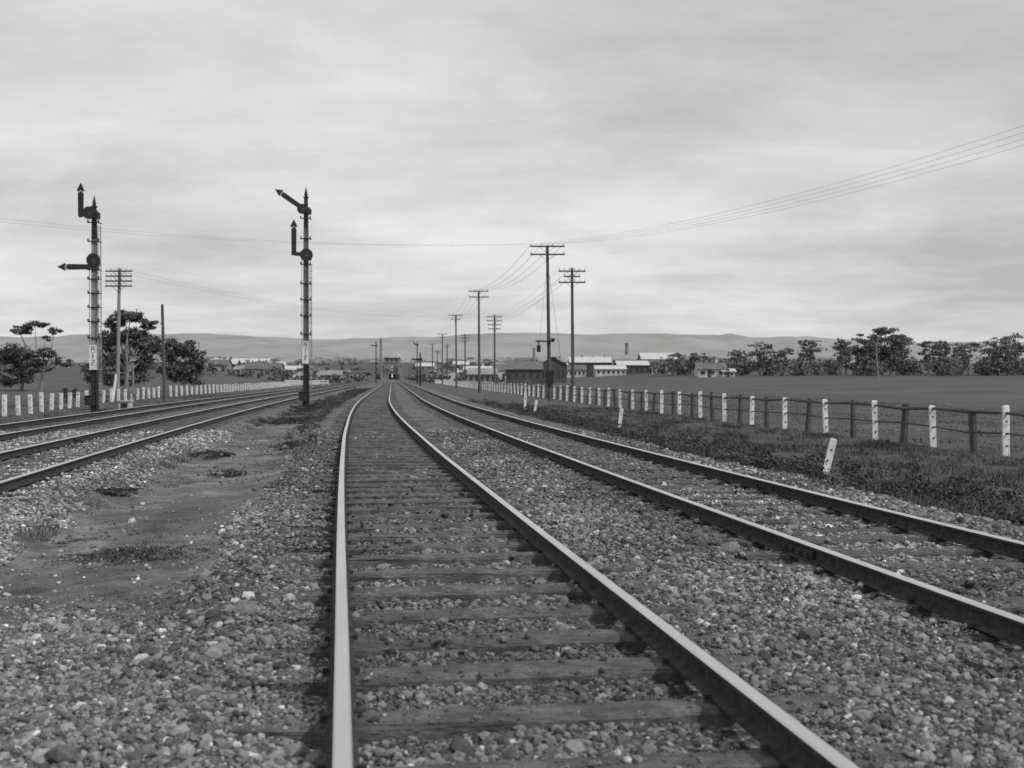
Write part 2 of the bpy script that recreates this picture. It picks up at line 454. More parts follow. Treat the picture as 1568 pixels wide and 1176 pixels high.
def branch(mb, pts, r0, r1):
    n = len(pts)-1
    for i in range(n):
        a = r0+(r1-r0)*i/n; b2 = r0+(r1-r0)*(i+1)/n
        mb.tube(pts[i], pts[i+1], a, b2, 0, 7, False)
def tree(name, x, d, blobs, trunk_top, r, leaf=.2, lo=.05, hi=.16, fork=None):
    par = empty(name)
    z0 = GZX(x, d)-.2
    mb = MB()
    fk = Vector(fork) if fork else Vector((x+.3, d, z0+trunk_top*.45))
    mid = Vector((x, d, z0)).lerp(fk, .5)+Vector((.2*r, 0, 0))
    branch(mb, [Vector((x, d, z0)), mid, fk], r, r*.7)
    for bl in blobs:
        c = Vector(bl[:3])
        for q in range(2 if bl[6] > 600 else 1):
            t = c+Vector((random.uniform(-.5, .5)*bl[3], random.uniform(-.4, .4)*bl[4], random.uniform(-.2, .4)*bl[5]))
            m1 = fk.lerp(t, .5)+Vector((random.uniform(-.5, .5), random.uniform(-.4, .4), -.3))
            branch(mb, [fk, m1, t], r*.45, r*.08)
    mb.obj('trunk_and_limbs', [M_bark], par, True)
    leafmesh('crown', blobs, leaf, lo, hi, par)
    return par
d = 160
tree('gum_tree', -64.2, d, [(-66.8, d, 7.9, 1.7, 1.6, .55, 700), (-64.6, d, 8.6, 1.6, 1.5, .45, 600), (-62.9, d+1, 7.7, 1.0, 1.2, .5, 350), (-63.4, d, 6.7, .8, .9, .35, 200),
     (-66.2, d, 4.6, 1.6, 1.6, .8, 800), (-63.2, d, 4.9, 1.5, 1.4, .7, 700), (-61.0, d, 3.6, 1.2, 1.3, .7, 500), (-64.6, d, 3.0, 2.0, 1.8, .8, 900)], 6, .28)
tree('gum_tree.001', -68.5, d+4, [(-69.5, d+4, 4.9, 2.2, 2, 1.3, 1300), (-67.6, d+4, 3.3, 2.2, 2, 1.2, 1100), (-71.5, d+4, 3.8, 2.5, 2, 1.6, 1200), (-69, d+4, 1.6, 3, 2, 1.4, 1200)], 4, .25)
tree('gum_tree.002', -52.0, d-2, [(-54.0, d, 8.9, 1.2, 1.3, .9, 1100), (-51.4, d-2, 9.7, 1.9, 1.6, .9, 1500), (-49.4, d, 8.7, 1.1, 1.3, .7, 800), (-54.6, d, 6.8, 1.7, 1.6, 1.3, 1500),
     (-51.6, d, 6.9, 2.2, 1.7, 1.4, 2200), (-49.2, d, 5.8, 1.6, 1.5, 1.2, 1400), (-54.8, d, 4.0, 2.1, 1.7, 1.5, 1800), (-51.2, d, 3.8, 2.5, 1.8, 1.7, 2300), (-53, d, 1.4, 3.4, 1.8, 1.2, 1800), (-57, d, 2.0, 1.8, 1.8, 1.4, 900)], 6, .4)
tree('gum_tree.003', -45.6, d+3, [(-47.4, d+3, 5.3, 1.7, 1.6, 1.4, 1700), (-45.2, d+3, 5.4, 1.8, 1.6, 1.2, 1600), (-43.5, d+3, 4.2, 1.4, 1.5, 1.2, 1100), (-46.8, d+3, 2.4, 2.2, 1.8, 1.7, 1700), (-44.3, d+3, 2.0, 1.9, 1.6, 1.6, 1500)], 4, .3)
tree('gum_tree.004', 101, 322, [(97.5, 322, 12.0, 3.4, 3, 1.5, 1100), (102, 322, 14.2, 3.0, 3, 1.1, 1000), (106, 322, 12.2, 3, 3, 1.4, 1000), (99, 322, 8.6, 3.6, 3, 2.0, 1200), (105, 322, 8, 3.6, 3, 2.2, 1200), (94.5, 322, 9.2, 2, 2, 1.4, 600), (101, 322, 5, 5, 3, 2.2, 1300)], 11, .6, leaf=.36, lo=.09, hi=.2)
bl = []; tk = MB()
x = 42.
while x < 168:
    y = 325+random.uniform(-10, 25); g = GZX(x, y)
    bl.append((x, y, g+2.2, random.uniform(2.5, 4.5), 3, random.uniform(2.0, 3.0), 420)); x += random.uniform(1.8, 2.8)
prof_x = [42, 52, 60, 66, 72, 80, 86, 92, 98, 110, 120, 130, 145, 170]
prof_z = [7.6, 7.4, 8.2, 11.0, 9.4, 11.6, 11.8, 10.4, 11.2, 12.0, 12.4, 11.4, 12.6, 12]
x = 44.
while x < 168:
    top = np.interp(x, prof_x, prof_z)+random.uniform(-2.2, 1.0)
    y = 325+random.uniform(-8, 20); g = GZX(x, y)
    rr = random.uniform(1.8, 3.6); z = top-1
    tk.tube((x, y, g), (x+random.uniform(-1, 1), y, top-1), .3, .12, 0, 6)
    while z > g+2.5:
        bl.append((x+random.uniform(-1.3, 1.3), y, z, rr*random.uniform(.6, 1.15), 2.5, random.uniform(.8, 1.7), 260)); z -= random.uniform(1.5, 2.5)
    x += random.uniform(1.8, 5.2)
Pb = empty('distant_tree_belt')
leafmesh('foliage', bl, .38, .10, .2, Pb, per=20)
tk.obj('trunks', [M_bark], Pb)
bl = []
for i in range(150):
    dd = random.uniform(380, 1000); brg = random.uniform(-.29, .17)
    x = brg*dd
    if abs(x-float(XA(dd))) < 16 and dd < 700: continue
    g = GZX(x, dd); h = random.uniform(2.5, 5.5)*(.7 if random.random() < .75 else 1.3)
    bl.append((x, dd, g+h*.5, random.uniform(2.5, 7), 4, h*.5, 240))
for i in range(90):
    dd = random.uniform(1100, 1700); x = random.uniform(-.45, .5)*dd; g = GZX(x, dd)
    bl.append((x, dd, g+3, random.uniform(10, 28), 8, 4.5, 260))
for i in range(14):
    dd = random.uniform(530, 620); x = float(XA(dd))+random.choice([-1, 1])*random.uniform(12, 34); g = GZX(x, dd)
    bl.append((x, dd, g+2.4, random.uniform(2.5, 5), 3, 2.4, 300))
leafmesh('distant_town_trees', bl, .75, .12, .24, per=26)  # leaf tones lightened to paint in distance haze

# ------------------------------------------------------------ hills
xs = np.linspace(-8000, 8000, 500); yy = np.linspace(3600, 6600, 26)
Y, Xh = np.meshgrid(yy, xs, indexing='ij')
ridge = 204+ (vnoise(Xh*.0012, 0*Xh, 70)-.5)*38+(vnoise(Xh*.005, 0*Xh, 71)-.5)*12+(vnoise(Xh*.02, 0*Xh, 72)-.5)*3 - 24*sstep((Xh-900)/1500)
fold = (vnoise(Xh*.004, Y*.003, 73)-.5)*46+(vnoise(Xh*.012, Y*.006, 74)-.5)*18
Zh = 25+(ridge-25)*sstep((Y-3600)/2400)+fold*sstep((Y-3600)/900)*(1-sstep((Y-5200)/800))
idx = np.arange(Y.size).reshape(Y.shape)
F = np.stack([idx[:-1, :-1], idx[:-1, 1:], idx[1:, 1:], idx[1:, :-1]], -1).reshape(-1, 4)
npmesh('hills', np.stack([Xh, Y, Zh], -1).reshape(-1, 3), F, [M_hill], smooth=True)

# ------------------------------------------------------------ signals
def arm(mb, root, ang, L, w, y, mi_dark, mi_white):
    ca, sa = math.cos(ang), math.sin(ang)
    def T(p): return (root[0]+p[0]*ca-p[1]*sa, root[1]+p[0]*sa+p[1]*ca)
    pts = [(-.05, -w/2), (L-.46, -w/2*1.12), (L-.36, 0), (L-.46, w/2*1.12), (-.05, w/2)]
    mb.plate([T(p) for p in pts], y, .03, mi_dark)
    pts = [(L-.46, -w/2*1.1), (L-.42, -w/2*1.1), (L-.32, 0), (L-.42, w/2*1.1), (L-.46, w/2*1.1), (L-.36, 0)]
    mb.plate([T(p) for p in pts], y+.002, .026, mi_white)
    pts = [(L-.42, -w*.5), (L-.34, -w*.5), (L-.36, -w*.8), (L, 0), (L-.36, w*.8), (L-.34, w*.5), (L-.42, w*.5), (L-.32, 0)]
    mb.plate([T(p) for p in pts], y-.001, .028, mi_dark)
def disc(mb, c, r, y, mi, t=.04):
    mb.plate([(c[0]+r*math.cos(a*math.pi/10), c[1]+r*math.sin(a*math.pi/10)) for a in range(20)], y, t, mi)
def seg_text(mb, cx, z, y, mi):
    b = .028
    for s in (-1, 1):
        mb.box((cx+s*.05, y, z+.36), (b, .006, .2), mi, Matrix.Rotation(s*-.28, 3, 'Y'))
    mb.box((cx, y, z+.33), (.08, .006, b*.8), mi)
    mb.box((cx, y, z+.20), (.17, .006, .016), mi)
    mb.box((cx, y, z+.04), (b*1.2, .006, .2), mi)
    zz = z-.24
    for dz in (.1, 0, -.1): mb.box((cx, y, zz+dz), (.12, .006, b), mi)
    mb.box((cx+.048, y-.001, zz+.05), (b, .006, .07), mi); mb.box((cx-.048, y-.001, zz-.05), (b, .006, .07), mi)
def signal(name, x, d, ztop, arms, zplate, brackets, dark_below, postmat, ladder_top):
    z0 = GZX(x, d)-.05
    par = empty(name)
    mb = MB()
    prs = [z0, dark_below, ztop-1.9, ztop-.5]
    wds = [.26, .24, .2, .15]
    for i in range(3):
        zc = (prs[i]+prs[i+1])/2; h = prs[i+1]-prs[i]
        mb.box((x, d, zc), (wds[i], wds[i], h), (3, 0, 1)[i], None, wds[i+1]/wds[i])
    mb.box((x, d, ztop-.49), (.22, .22, .05), 1)
    mb.tube((x, d, ztop-.47), (x, d, ztop-.38), .05, .09, 1, 10)
    mb.tube((x, d, ztop-.38), (x, d, ztop), .09, .008, 1, 10)
    mb.obj('post', [postmat, M_black, M_white, M_iron], par)
    mb = MB()
    for a in arms:
        piv, root, ang, L, r = a
        yf = d-.22
        arm(mb, root, ang, L, .22, yf, 0, 1)
        v = Vector((root[0]-piv[0], root[1]-piv[1]))
        if v.length > .05:
            nrm = Vector((-v.y, v.x)).normalized()*.09
            e = v.normalized()*.09
            mb.plate([(piv[0]+nrm.x, piv[1]+nrm.y), (piv[0]-nrm.x, piv[1]-nrm.y), (root[0]-nrm.x+e.x, root[1]-nrm.y+e.y), (root[0]+nrm.x+e.x, root[1]+nrm.y+e.y)], yf-.004, .038, 0)
        disc(mb, piv, r, yf-.01, 0, .06)
        disc(mb, (piv[0]+.03, piv[1]-.02), r*.35, yf-.016, 2, .01)
        mb.box((piv[0]*.5+x*.5, d-.13, piv[1]), (abs(piv[0]-x)+.16, .1, .08), 0)
        mb.box((x+.16, d-.1, piv[1]-.12), (.2, .2, .26), 0)
        mb.tube((x+.16, d-.1, piv[1]+.01), (x+.16, d-.1, piv[1]+.1), .06, .03, 0, 8)
    mb.obj('semaphore_arms', [M_black, M_white, M_glass], par)
    mb = MB()
    for zb in brackets:
        mb.box((x, d-.14, zb), (.46, .05, .05), 0)
        for s in (-1, 1): mb.box((x+s*.22, d-.14, zb+.05), (.05, .05, .13), 0)
        mb.box((x+.2, d+.05, zb), (.05, .4, .04), 0)
    lx = x+.2
    for s in (-1, 1):
        mb.tube((lx+.02, d+.1+s*.17, z0), (lx-.02, d+.1+s*.17, ladder_top), .014, .014, 1, 5)
    mb.tube((lx+.08, d-.1, z0), (lx+.08, d-.1, ladder_top), .012, .012, 1, 5)
    zz = z0+.3
    while zz < ladder_top:
        mb.box((lx+.03, d+.0, zz), (.16, .02, .02), 1); zz += .3
    mb.tube((x-.17, d-.12, z0+.4), (x-.17, d-.12, arms[-1][0][1]), .013, .013, 0, 5)
    mb.tube((x+.13, d-.16, z0+.4), (x+.13, d-.16, arms[0][0][1]), .013, .013, 0, 5)
    mb.obj('ladder_and_rods', [M_iron, M_palepost], par)
    mb = MB()
    mb.box((x, d-.2, zplate), (.3, .02, 1.05), 0)
    for q in (-1, 1): mb.box((x, d-.16, zplate+q*.4), (.3, .05, .04), 1)
    seg_text(mb, x, zplate+.02, d-.213, 1)
    mb.obj('number_plate', [M_white, M_black], par)
    mb = MB()
    mb.box((x, d, z0+.12), (.75, .6, .25), 0)
    mb.box((x-.1, d-.3, z0+.75), (.34, .3, .4), 0); mb.box((x-.1, d-.3, z0+.965), (.4, .36, .03), 0)
    mb.tube((x+.3, d-.25, z0+.25), (x+.3, d-.2, z0+.25), .16, .16, 0, 12)
    mb.tube((x+.25, d-.3, z0+.2), (x+.25, d+1.2, z0+.05), .02, .02, 0, 5)
    mb.obj('base_and_pulley', [M_iron], par)
    return par
x2, d2 = -9.63, 55
signal('semaphore_signal', x2, d2, 10.34,
       [((x2-.14, 9.28), (x2-.30, 9.43), math.radians(145), 1.35, .24),
        ((x2+.05, 7.14), (x2-.53, 7.20), math.radians(90), 1.6, .3)],
       2.6, [8.85, 7.9, 6.71, 5.8, 5.05, 4.3, 3.45], 2.0, M_greypost, 6.7)
x1, d1 = -17.75, 50
signal('semaphore_signal.001', x1, d1, 9.18,
       [((x1-.16, 8.40), (x1-.50, 8.3), math.radians(90), 1.38, .27),
        ((x1+.02, 6.40), (x1-.16, 6.11), math.radians(180), 1.35, .29)],
       2.28, [8.0, 7.2, 6.0, 5.6, 5.0, 4.4, 3.8, 3.1], 1.75, M_palepost, 7.9)
for i, (x, dd, h) in enumerate(((-37.0, 320, 11.5), (-26.2, 325, 11.7), (-16, 205, 6.0))):
    z0 = GZX(x, dd); par = empty('distant_semaphore_signal' + ('.%03d' % i if i else ''))
    mb = MB(); mb.tube((x, dd, z0), (x, dd, h-.8), .18, .12, 0, 8); mb.tube((x, dd, h-.8), (x, dd, h), .16, .01, 0, 8)
    mb.obj('post', [M_iron], par)
    mb = MB(); arm(mb, (x-.1, h-1.4), math.radians(180 if i != 1 else 140), 1.5, .28, dd-.2, 0, 1); disc(mb, (x+.1, h-1.4), .3, dd-.21, 0)
    mb.obj('semaphore_arm', [M_black, M_white], par)

# ------------------------------------------------------------ telegraph poles
attach = {}
def pole(name, x, d, ztop, arms, r=.15, lean=0., m=M_pole):
    z0 = GZX(x, d)-.3
    par = empty(name)
    mb = MB(); top = Vector((x+lean, d, ztop))
    mb.tube((x, d, z0), top, r, r*.68, 0, 12)
    mb.obj('pole', [m], par, False)
    mb = MB(); pts = []
    for (z, w, n) in arms:
        t = (z-z0)/(ztop-z0); cx = x+lean*t
        mb.box((cx, d-.16, z), (w, .1, .12), 0)
        mb.tube((cx-w*.25, d-.17, z), (cx, d-.16, z-.5), .018, .018, 1, 4)
        mb.tube((cx+w*.25, d-.17, z), (cx, d-.16, z-.5), .018, .018, 1, 4)
        for k in range(n):
            xx = cx-w/2+.08+(w-.16)*k/(n-1)
            mb.tube((xx, d-.16, z+.06), (xx, d-.16, z+.14), .015, .015, 1, 5)
            mb.tube((xx, d-.16, z+.14), (xx, d-.16, z+.25), .045, .03, 2, 6)
            pts.append((xx, d-.16, z+.22))
    mb.obj('crossarms_and_insulators', [M_fencewood, M_iron, M_ceram], par)
    attach[name] = pts; return par
P = pole('telegraph_pole', 3.05, 95, 12.1, [(12.0, 2.8, 4), (11.35, 2.8, 2)], .17, -.2)
mb = MB()
mb.box((2.65, 94.8, 4.35), (1.5, .12, .12), 0)
mb.box((2.15, 94.75, 3.75), (.32, .3, .55), 0); mb.tube((2.15, 94.75, 4.03), (2.15, 94.75, 4.3), .05, .05, 0, 6)
mb.box((3.3, 94.75, 4.5), (.3, .2, .18), 0)
mb.box((3.02, 94.75, 1.4), (.6, .3, 1.1), 0)
mb.tube((2.95, 95, 10.2), (4.3, 96, .6), .016, .016, 0, 4)
mb.tube((2.9, 95, 11.2), (2.2, 94.7, 4.3), .012, .012, 0, 4)
mb.obj('switch_gear_and_stay', [M_iron], P)
pole('telegraph_pole.001', -3.95, 143, 12.0, [(11.9, 2.4, 4), (11.2, 2.4, 2)], .17, -.1)
pole('telegraph_pole.002', -9.4, 199, 12.0, [(11.9, 2.4, 4), (11.3, 1.6, 2)], .17, -.1)
pole('telegraph_pole.003', -16.9, 285, 12.0, [(11.9, 2.4, 4), (11.2, 1.6, 2)], .18)
pole('telegraph_pole.004', -25, 370, 12.0, [(11.9, 2.4, 4)], .2)
pole('telegraph_pole.005', 5.2, 100, 10.75, [(10.45, 2.3, 6), (10.0, 1.4, 4), (9.5, 2.3, 6)], .16, -.1)
pole('telegraph_pole.006', -2.6, 176, 10.8, [(10.5, 2.3, 6), (9.9, 2.3, 6), (9.3, 2.0, 6), (8.7, 1.8, 4)], .17)
pole('telegraph_pole.007', -10.1, 253, 10.8, [(10.5, 2.3, 6), (9.9, 2.3, 6), (9.2, 2.0, 6)], .18)
pole('telegraph_pole.008', -18.2, 330, 10.8, [(10.5, 2.3, 6), (9.9, 2.3, 6)], .2)
pole('telegraph_pole.009', -26, 410, 10.8, [(10.5, 2.3, 6), (9.9, 2.3, 6)], .2)
pole('telegraph_pole.010', 23.5, 45, 11.8, [(11.7, 2.8, 4), (11.05, 2.8, 2)], .17)
P = pole('telegraph_pole.011', -31.9, 95, 10.25, [(10.0, 2.15, 6), (9.6, 2.15, 6), (9.2, 2.15, 6), (8.8, 2.15, 6)], .17, .2, M_palepole)
mb = MB(); mb.tube((-32.2, 94.7, -.6), (-31.95, 94.9, 1.7), .12, .1, 0, 8); mb.obj('stub_brace', [M_white], P)
pole('telegraph_pole.012', -40, 80, 12.6, [(12.5, 2.4, 4)], .17)
P = empty('timber_post'); mb = MB()
mb.tube((-28.2, 95.5, -.7), (-28.4, 95.5, 7.3), .15, .11, 0, 10); mb.tube((-28.4, 95.5, 7.3), (-28.4, 95.5, 7.42), .11, .04, 0, 10); mb.box((-28.38, 95.3, 6.6), (.1, .2, .3), 0)
mb.obj('post', [M_pole], P)
P = empty('platform_lamp'); mb = MB()
xx = -29.0; dd = 90
mb.tube((xx, dd, -.6), (xx, dd, 2.9), .07, .055, 0, 8)
mb.box((xx, dd, 2.98), (.85, .5, .07), 0); mb.box((xx, dd, 2.82), (.4, .3, .22), 1)
mb.box((xx, dd, .4), (.5, .3, .5), 0)
mb.obj('post_and_hood', [M_palepole, M_white], P)
P = empty('bare_gum_trunk'); mb = MB()
xx = 83.8
mb.tube((xx, 269, 1.0), (xx-.5, 269, 8.5), .2, .13, 0, 8); mb.tube((xx-.5, 269, 8.5), (xx-1.2, 269, 10.3), .12, .05, 0, 8); mb.tube((xx-.5, 269, 8.5), (xx+.2, 269, 10.6), .1, .04, 0, 8)
mb.obj('bare_trunk', [M_palepole], P)
mb = MB()
T = ['telegraph_pole', 'telegraph_pole.001', 'telegraph_pole.002', 'telegraph_pole.003', 'telegraph_pole.004']
for a, b2 in zip(T[:-1], T[1:]):
    for k in range(4): mb.wire(attach[a][k], attach[b2][k], 1.1, .011)
T = ['telegraph_pole.005', 'telegraph_pole.006', 'telegraph_pole.007', 'telegraph_pole.008', 'telegraph_pole.009']
for a, b2 in zip(T[:-1], T[1:]):
    for k in range(0, 12, 2): mb.wire(attach[a][k], attach[b2][k], 1.0, .007)
for k in range(4): mb.wire(attach['telegraph_pole'][k], attach['telegraph_pole.010'][k], 1.0, .0055, seg=24)
for k in (0, 3): mb.wire(attach['telegraph_pole'][k], attach['telegraph_pole.012'][k], .9, .007, seg=24)
for k in (0, 3): mb.wire(attach['telegraph_pole.002'][k], attach['telegraph_pole.011'][k], 1.6, .008, seg=24)
mb.obj('overhead_wires', [M_wire])

# ------------------------------------------------------------ fences
def fence_right():
    par = empty('post_and_rail_fence'); mw = MB(); md = MB(); mwi = MB()
    uo = 16.15; d = 25.0; prev = None
    while d < 430:
        x = float(XA(d))+uo; z = GZX(x, d)
        h = 1.2+random.uniform(-.08, .06)
        R = Matrix.Rotation(random.uniform(-.05, .05), 3, 'Y') @ Matrix.Rotation(random.uniform(-.15, .15), 3, 'Z')
        mw.box((x, d, z+h/2), (.16, .08, h), 0, R)
        mw.box(Vector((x, d, z+h/2))+R @ Vector((0, 0, h/2+.015)), (.16, .08, .03), 0, R, .7)
        for zz in (.25, .55, .85, 1.05): mw.box(Vector((x, d, z+h/2))+R @ Vector((0, -.041, zz-h/2)), (.05, .006, .05), 1, R)
        top = Vector((x, d+.09, z+1.08+random.uniform(-.05, .05)))
        if d < 220:
            dm = d+1.8+random.uniform(-.5, .5); xm = float(XA(dm))+uo+.08; hm = 1.14+random.uniform(-.15, .14)
            md.tube((xm, dm, z-.1), (xm+random.uniform(-.1, .1), dm+random.uniform(-.05, .05), z+hm), random.uniform(.09, .13), random.uniform(.07, .11), 0, 7)
        if prev is not None:
            for (dz, ra, rb) in ((0, .038, .052), (-.5, .022, .03)):
                m = prev.lerp(top, .5)+Vector((0, 0, random.uniform(-.07, .05)+dz)); o = Vector((0, 0, dz))
                md.tube(prev+o, m, ra, rb, 0, 6); md.tube(m, top+o, rb, ra*.9, 0, 6)
            if d < 160:
                for dz in (-.8, -.27):
                    mwi.tube(prev+Vector((0, 0, dz)), top+Vector((0, 0, dz)), .006, .006, 0, 4, False)
        prev = top; d += 3.75+random.uniform(-.15, .15)
    mw.obj('white_posts', [M_white, M_black], par); md.obj('timber_posts_and_rails', [M_fencewood], par); mwi.obj('wires', [M_wire], par)
fence_right()
def fence_left():
    par = empty('white_post_fence'); mw = MB(); mwi = MB()
    kn = [(40, -21.2), (56, -24.3), (78, -28.6), (112, -33.6), (150, -37), (260, -49.), (330, -54)]
    ds_ = np.arange(42, 330, 2.9); prev = None
    for d in ds_:
        x = float(np.interp(d, [k[0] for k in kn], [k[1] for k in kn])); z = GZX(x, d)
        h = 1.05+random.uniform(-.07, .07)
        R = Matrix.Rotation(random.uniform(-.05, .05), 3, 'Y')
        mw.box((x, d, z+h/2), (.2, .1, h), 0, R)
        for zz in (.35, .8): mw.box(Vector((x, d, z+h/2))+R @ Vector((0, -.051, zz-h/2)), (.05, .006, .05), 1, R)
        top = Vector((x, d, z+.9))
        if prev is not None:
            for dz in (0, -.3, -.6): mwi.tube(prev+Vector((0, 0, dz)), top+Vector((0, 0, dz)), .012, .012, 0, 4, False)
        prev = top
    mw.obj('white_posts', [M_white, M_black], par); mwi.obj('wires', [M_wire], par)
fence_left()
P = empty('white_rail_fence'); mb = MB(); dd = 300
for i in range(9):
    xx = -58+i*1.4; z = GZX(xx, dd); mb.box((xx, dd, z+.6), (.16, .12, 1.3), 0)
    if i:
        for q in (.5, 1.1): mb.box((xx-.7, dd-.1, z+q), (1.42, .06, .3), 0)
mb.obj('rails_and_posts', [M_white], P)
for i, (x, d, h, l) in enumerate(((5.62, 21.0, .62, .17), (3.75, 41, .66, .1), (.62, 56, .95, .02), (1.1, 57, .6, .12))):
    z = GZX(x, d); par = empty('white_marker_post' + ('.%03d' % i if i else ''))
    mb = MB(); R = Matrix.Rotation(l*1.4, 3, 'Y')
    mb.box((x+l*h*.5, d, z+h/2), (.12, .05, h), 0, R); mb.box(Vector((x+l*h*.5, d, z+h/2))+R @ Vector((0, 0, h/2+.012)), (.12, .05, .024), 0, R, .8)
    mb.box(Vector((x+l*h*.5, d-.026, z+h/2))+R @ Vector((0, 0, h*.2)), (.035, .006, .035), 1, R)
    mb.obj('marker', [M_white, M_black], par)
P = empty('relay_box'); mb = MB(); xx, dd = -17.1, 52; z = GZX(xx, dd)
mb.box((xx, dd, z+.2), (.5, .4, .4), 0); mb.box((xx, dd, z+.42), (.58, .48, .05), 0); mb.box((xx, dd-.203, z+.2), (.3, .01, .25), 1)
mb.obj('box', [M_conc, M_iron], P)
P = empty('point_indicator'); mb = MB(); xx, dd = -18.6, 53; z = GZX(xx, dd)
mb.box((xx, dd, z+.2), (.5, .4, .3), 0); mb.tube((xx, dd, z+.3), (xx, dd, z+.9), .04, .04, 0, 6); mb.box((xx, dd, z+.95), (.22, .2, .22), 1)
mb.obj('stand', [M_iron, M_black], P)

# ------------------------------------------------------------ buildings
cnt = {}
def house(name, x, d, w, dp, h, rh, wm, rm, ridge='x', nw=3, chim=True, dz=0):
    c = cnt.get(name, 0); cnt[name] = c+1
    nm = name if c == 0 else '%s.%03d' % (name, c)
    z = GZX(x, d)-.2+dz
    mb = MB()
    mb.box((x, d, z+h/2-.5), (w, dp, h+1), 0)
    e = .4; t = .12
    if ridge == 'x':
        for s in (-1, 1):
            vs = [(x-w/2-e, d+s*(dp/2+e), z+h-.15), (x+w/2+e, d+s*(dp/2+e), z+h-.15), (x+w/2+e, d, z+h+rh), (x-w/2-e, d, z+h+rh)]
            mb.add(vs+[(v[0], v[1], v[2]+t) for v in vs], [(0, 1, 2, 3), (4, 7, 6, 5), (0, 4, 5, 1), (1, 5, 6, 2), (2, 6, 7, 3), (3, 7, 4, 0)], 1)
        for s in (-1, 1):
            mb.add([(x+s*w/2, d-dp/2, z+h), (x+s*w/2, d+dp/2, z+h), (x+s*w/2, d, z+h+rh)], [(0, 1, 2)], 0)
    else:
        for s in (-1, 1):
            vs = [(x+s*(w/2+e), d-dp/2-e, z+h-.15), (x+s*(w/2+e), d+dp/2+e, z+h-.15), (x, d+dp/2+e, z+h+rh), (x, d-dp/2-e, z+h+rh)]
            mb.add(vs+[(v[0], v[1], v[2]+t) for v in vs], [(0, 1, 2, 3), (4, 7, 6, 5), (0, 4, 5, 1), (1, 5, 6, 2), (2, 6, 7, 3), (3, 7, 4, 0)], 1)
        for s in (-1, 1):
            mb.add([(x-w/2, d+s*dp/2, z+h), (x+w/2, d+s*dp/2, z+h), (x, d+s*dp/2, z+h+rh)], [(0, 1, 2)], 0)
    for k in range(nw):
        xx = x-w/2+w*(k+.5)/nw
        mb.box((xx, d-dp/2-.01, z+h*.55), (min(1.2, w/nw*.5), .06, h*.38), 2)
        mb.box((xx, d-dp/2-.04, z+h*.55-h*.19-.06), (min(1.4, w/nw*.6), .12, .1), 0)
    if nw < 5: mb.box((x-w*.1, d-dp/2-.01, z+1.15), (.95, .08, 2.1), 2)
    if chim: mb.box((x+w*.25, d+.6, z+h+rh+.2), (.7, .7, 1.6), 0); mb.box((x+w*.25, d+.6, z+h+rh+1.05), (.85, .85, .12), 0)
    return mb.obj(nm, [wm, rm, M_glass])
for (x0, w, h, rh, wm, rm, dd) in ((25, 13, 4.4, 1.7, M_wallD, M_roofL, 380), (38, 13, 4.6, 1.8, M_wallM, M_roofM, 396), (47.5, 11, 4.8, 2.0, M_wallM, M_roofL, 385), (48, 9, 3.0, 1.4, M_wallL, M_roofD, 372), (30, 9, 2.2, 1.0, M_wallL, M_roofL, 362), (19, 8, 2.6, 1.4, M_wallL, M_roofD, 372), (38, 10, 3.0, 1.3, M_wallD, M_roofL, 372)):
    house('industrial_shed', x0, dd, w, 12, h, rh, wm, rm, 'x', 6, False)
house('dark_warehouse', 3.0, 300, 9, 12, 3.2, 2.0, M_wallD, M_roofD, 'x', 5, False, .8)
house('dark_warehouse', 10.5, 306, 7, 12, 4.2, 2.2, M_wallD, M_roofD, 'y', 5, False, .4)
house('dark_warehouse', -7.5, 300, 7, 10, 2.6, 1.4, M_wallM, M_roofM, 'x', 5, False, .4)
house('cottage', 50.5, 300, 7, 7, 2.2, 1.5, M_wallL, M_roofD, 'x', 3, True)
house('cottage', 54.5, 298, 3, 5, 1.7, .5, M_wallL, M_roofL, 'x', 2, False)
for i in range(90):
    dd = random.uniform(420, 900)
    x = random.uniform(-.27, .15)*dd
    if abs(x-float(XA(dd))) < 20: continue
    house('distant_house', x, dd, random.uniform(6, 15), 8, random.uniform(2.6, 4.2), random.uniform(1.2, 2.4), random.choice([M_wallL, M_wallL, M_wallM, M_wallD]), random.choice([M_roofD, M_roofM, M_roofL]), random.choice('xxy'), random.choice([2, 3, 4]))
P = empty('railway_overbridge'); mb = MB(); dd = 520; xc = float(XA(dd))+1.6
for s in (-1, 1):
    mb.box((xc+s*4.2, dd, 2.9), (.7, 3, 7), 0); mb.box((xc+s*4.2, dd, 6.4), (1.1, 3.4, .3), 0)
mb.box((xc, dd, 7.1), (9.8, 3, 1.1), 0)
mb.box((xc+.3, dd, 8.9), (6.8, 3.4, 2.5), 0)
mb.box((xc+.3, dd, 10.3), (8.6, 4.4, .3), 1)
mb.plate([(xc-4.0, 10.45), (xc+4.6, 10.45), (xc+2.6, 11.9), (xc-2.0, 11.9)], dd-2.2, 4.4, 1)
for k in range(3): mb.box((xc-1.7+k*2.0, dd-1.73, 9.1), (1.0, .08, 1.0), 2)
mb.obj('span', [M_wallM, M_wallL, M_glass], P)
for i, (x, dd, h) in enumerate(((42, 430, 13.5), (-78, 700, 24), (12, 640, 17))):
    mb = MB(); z = GZX(x, dd); mb.tube((x, dd, z), (x, dd, h), .9, .6, 0, 12); mb.tube((x, dd, h), (x, dd, h+.5), .8, .8, 0, 12)
    mb.obj('factory_chimney' + ('.%03d' % i if i else ''), [M_wallM])

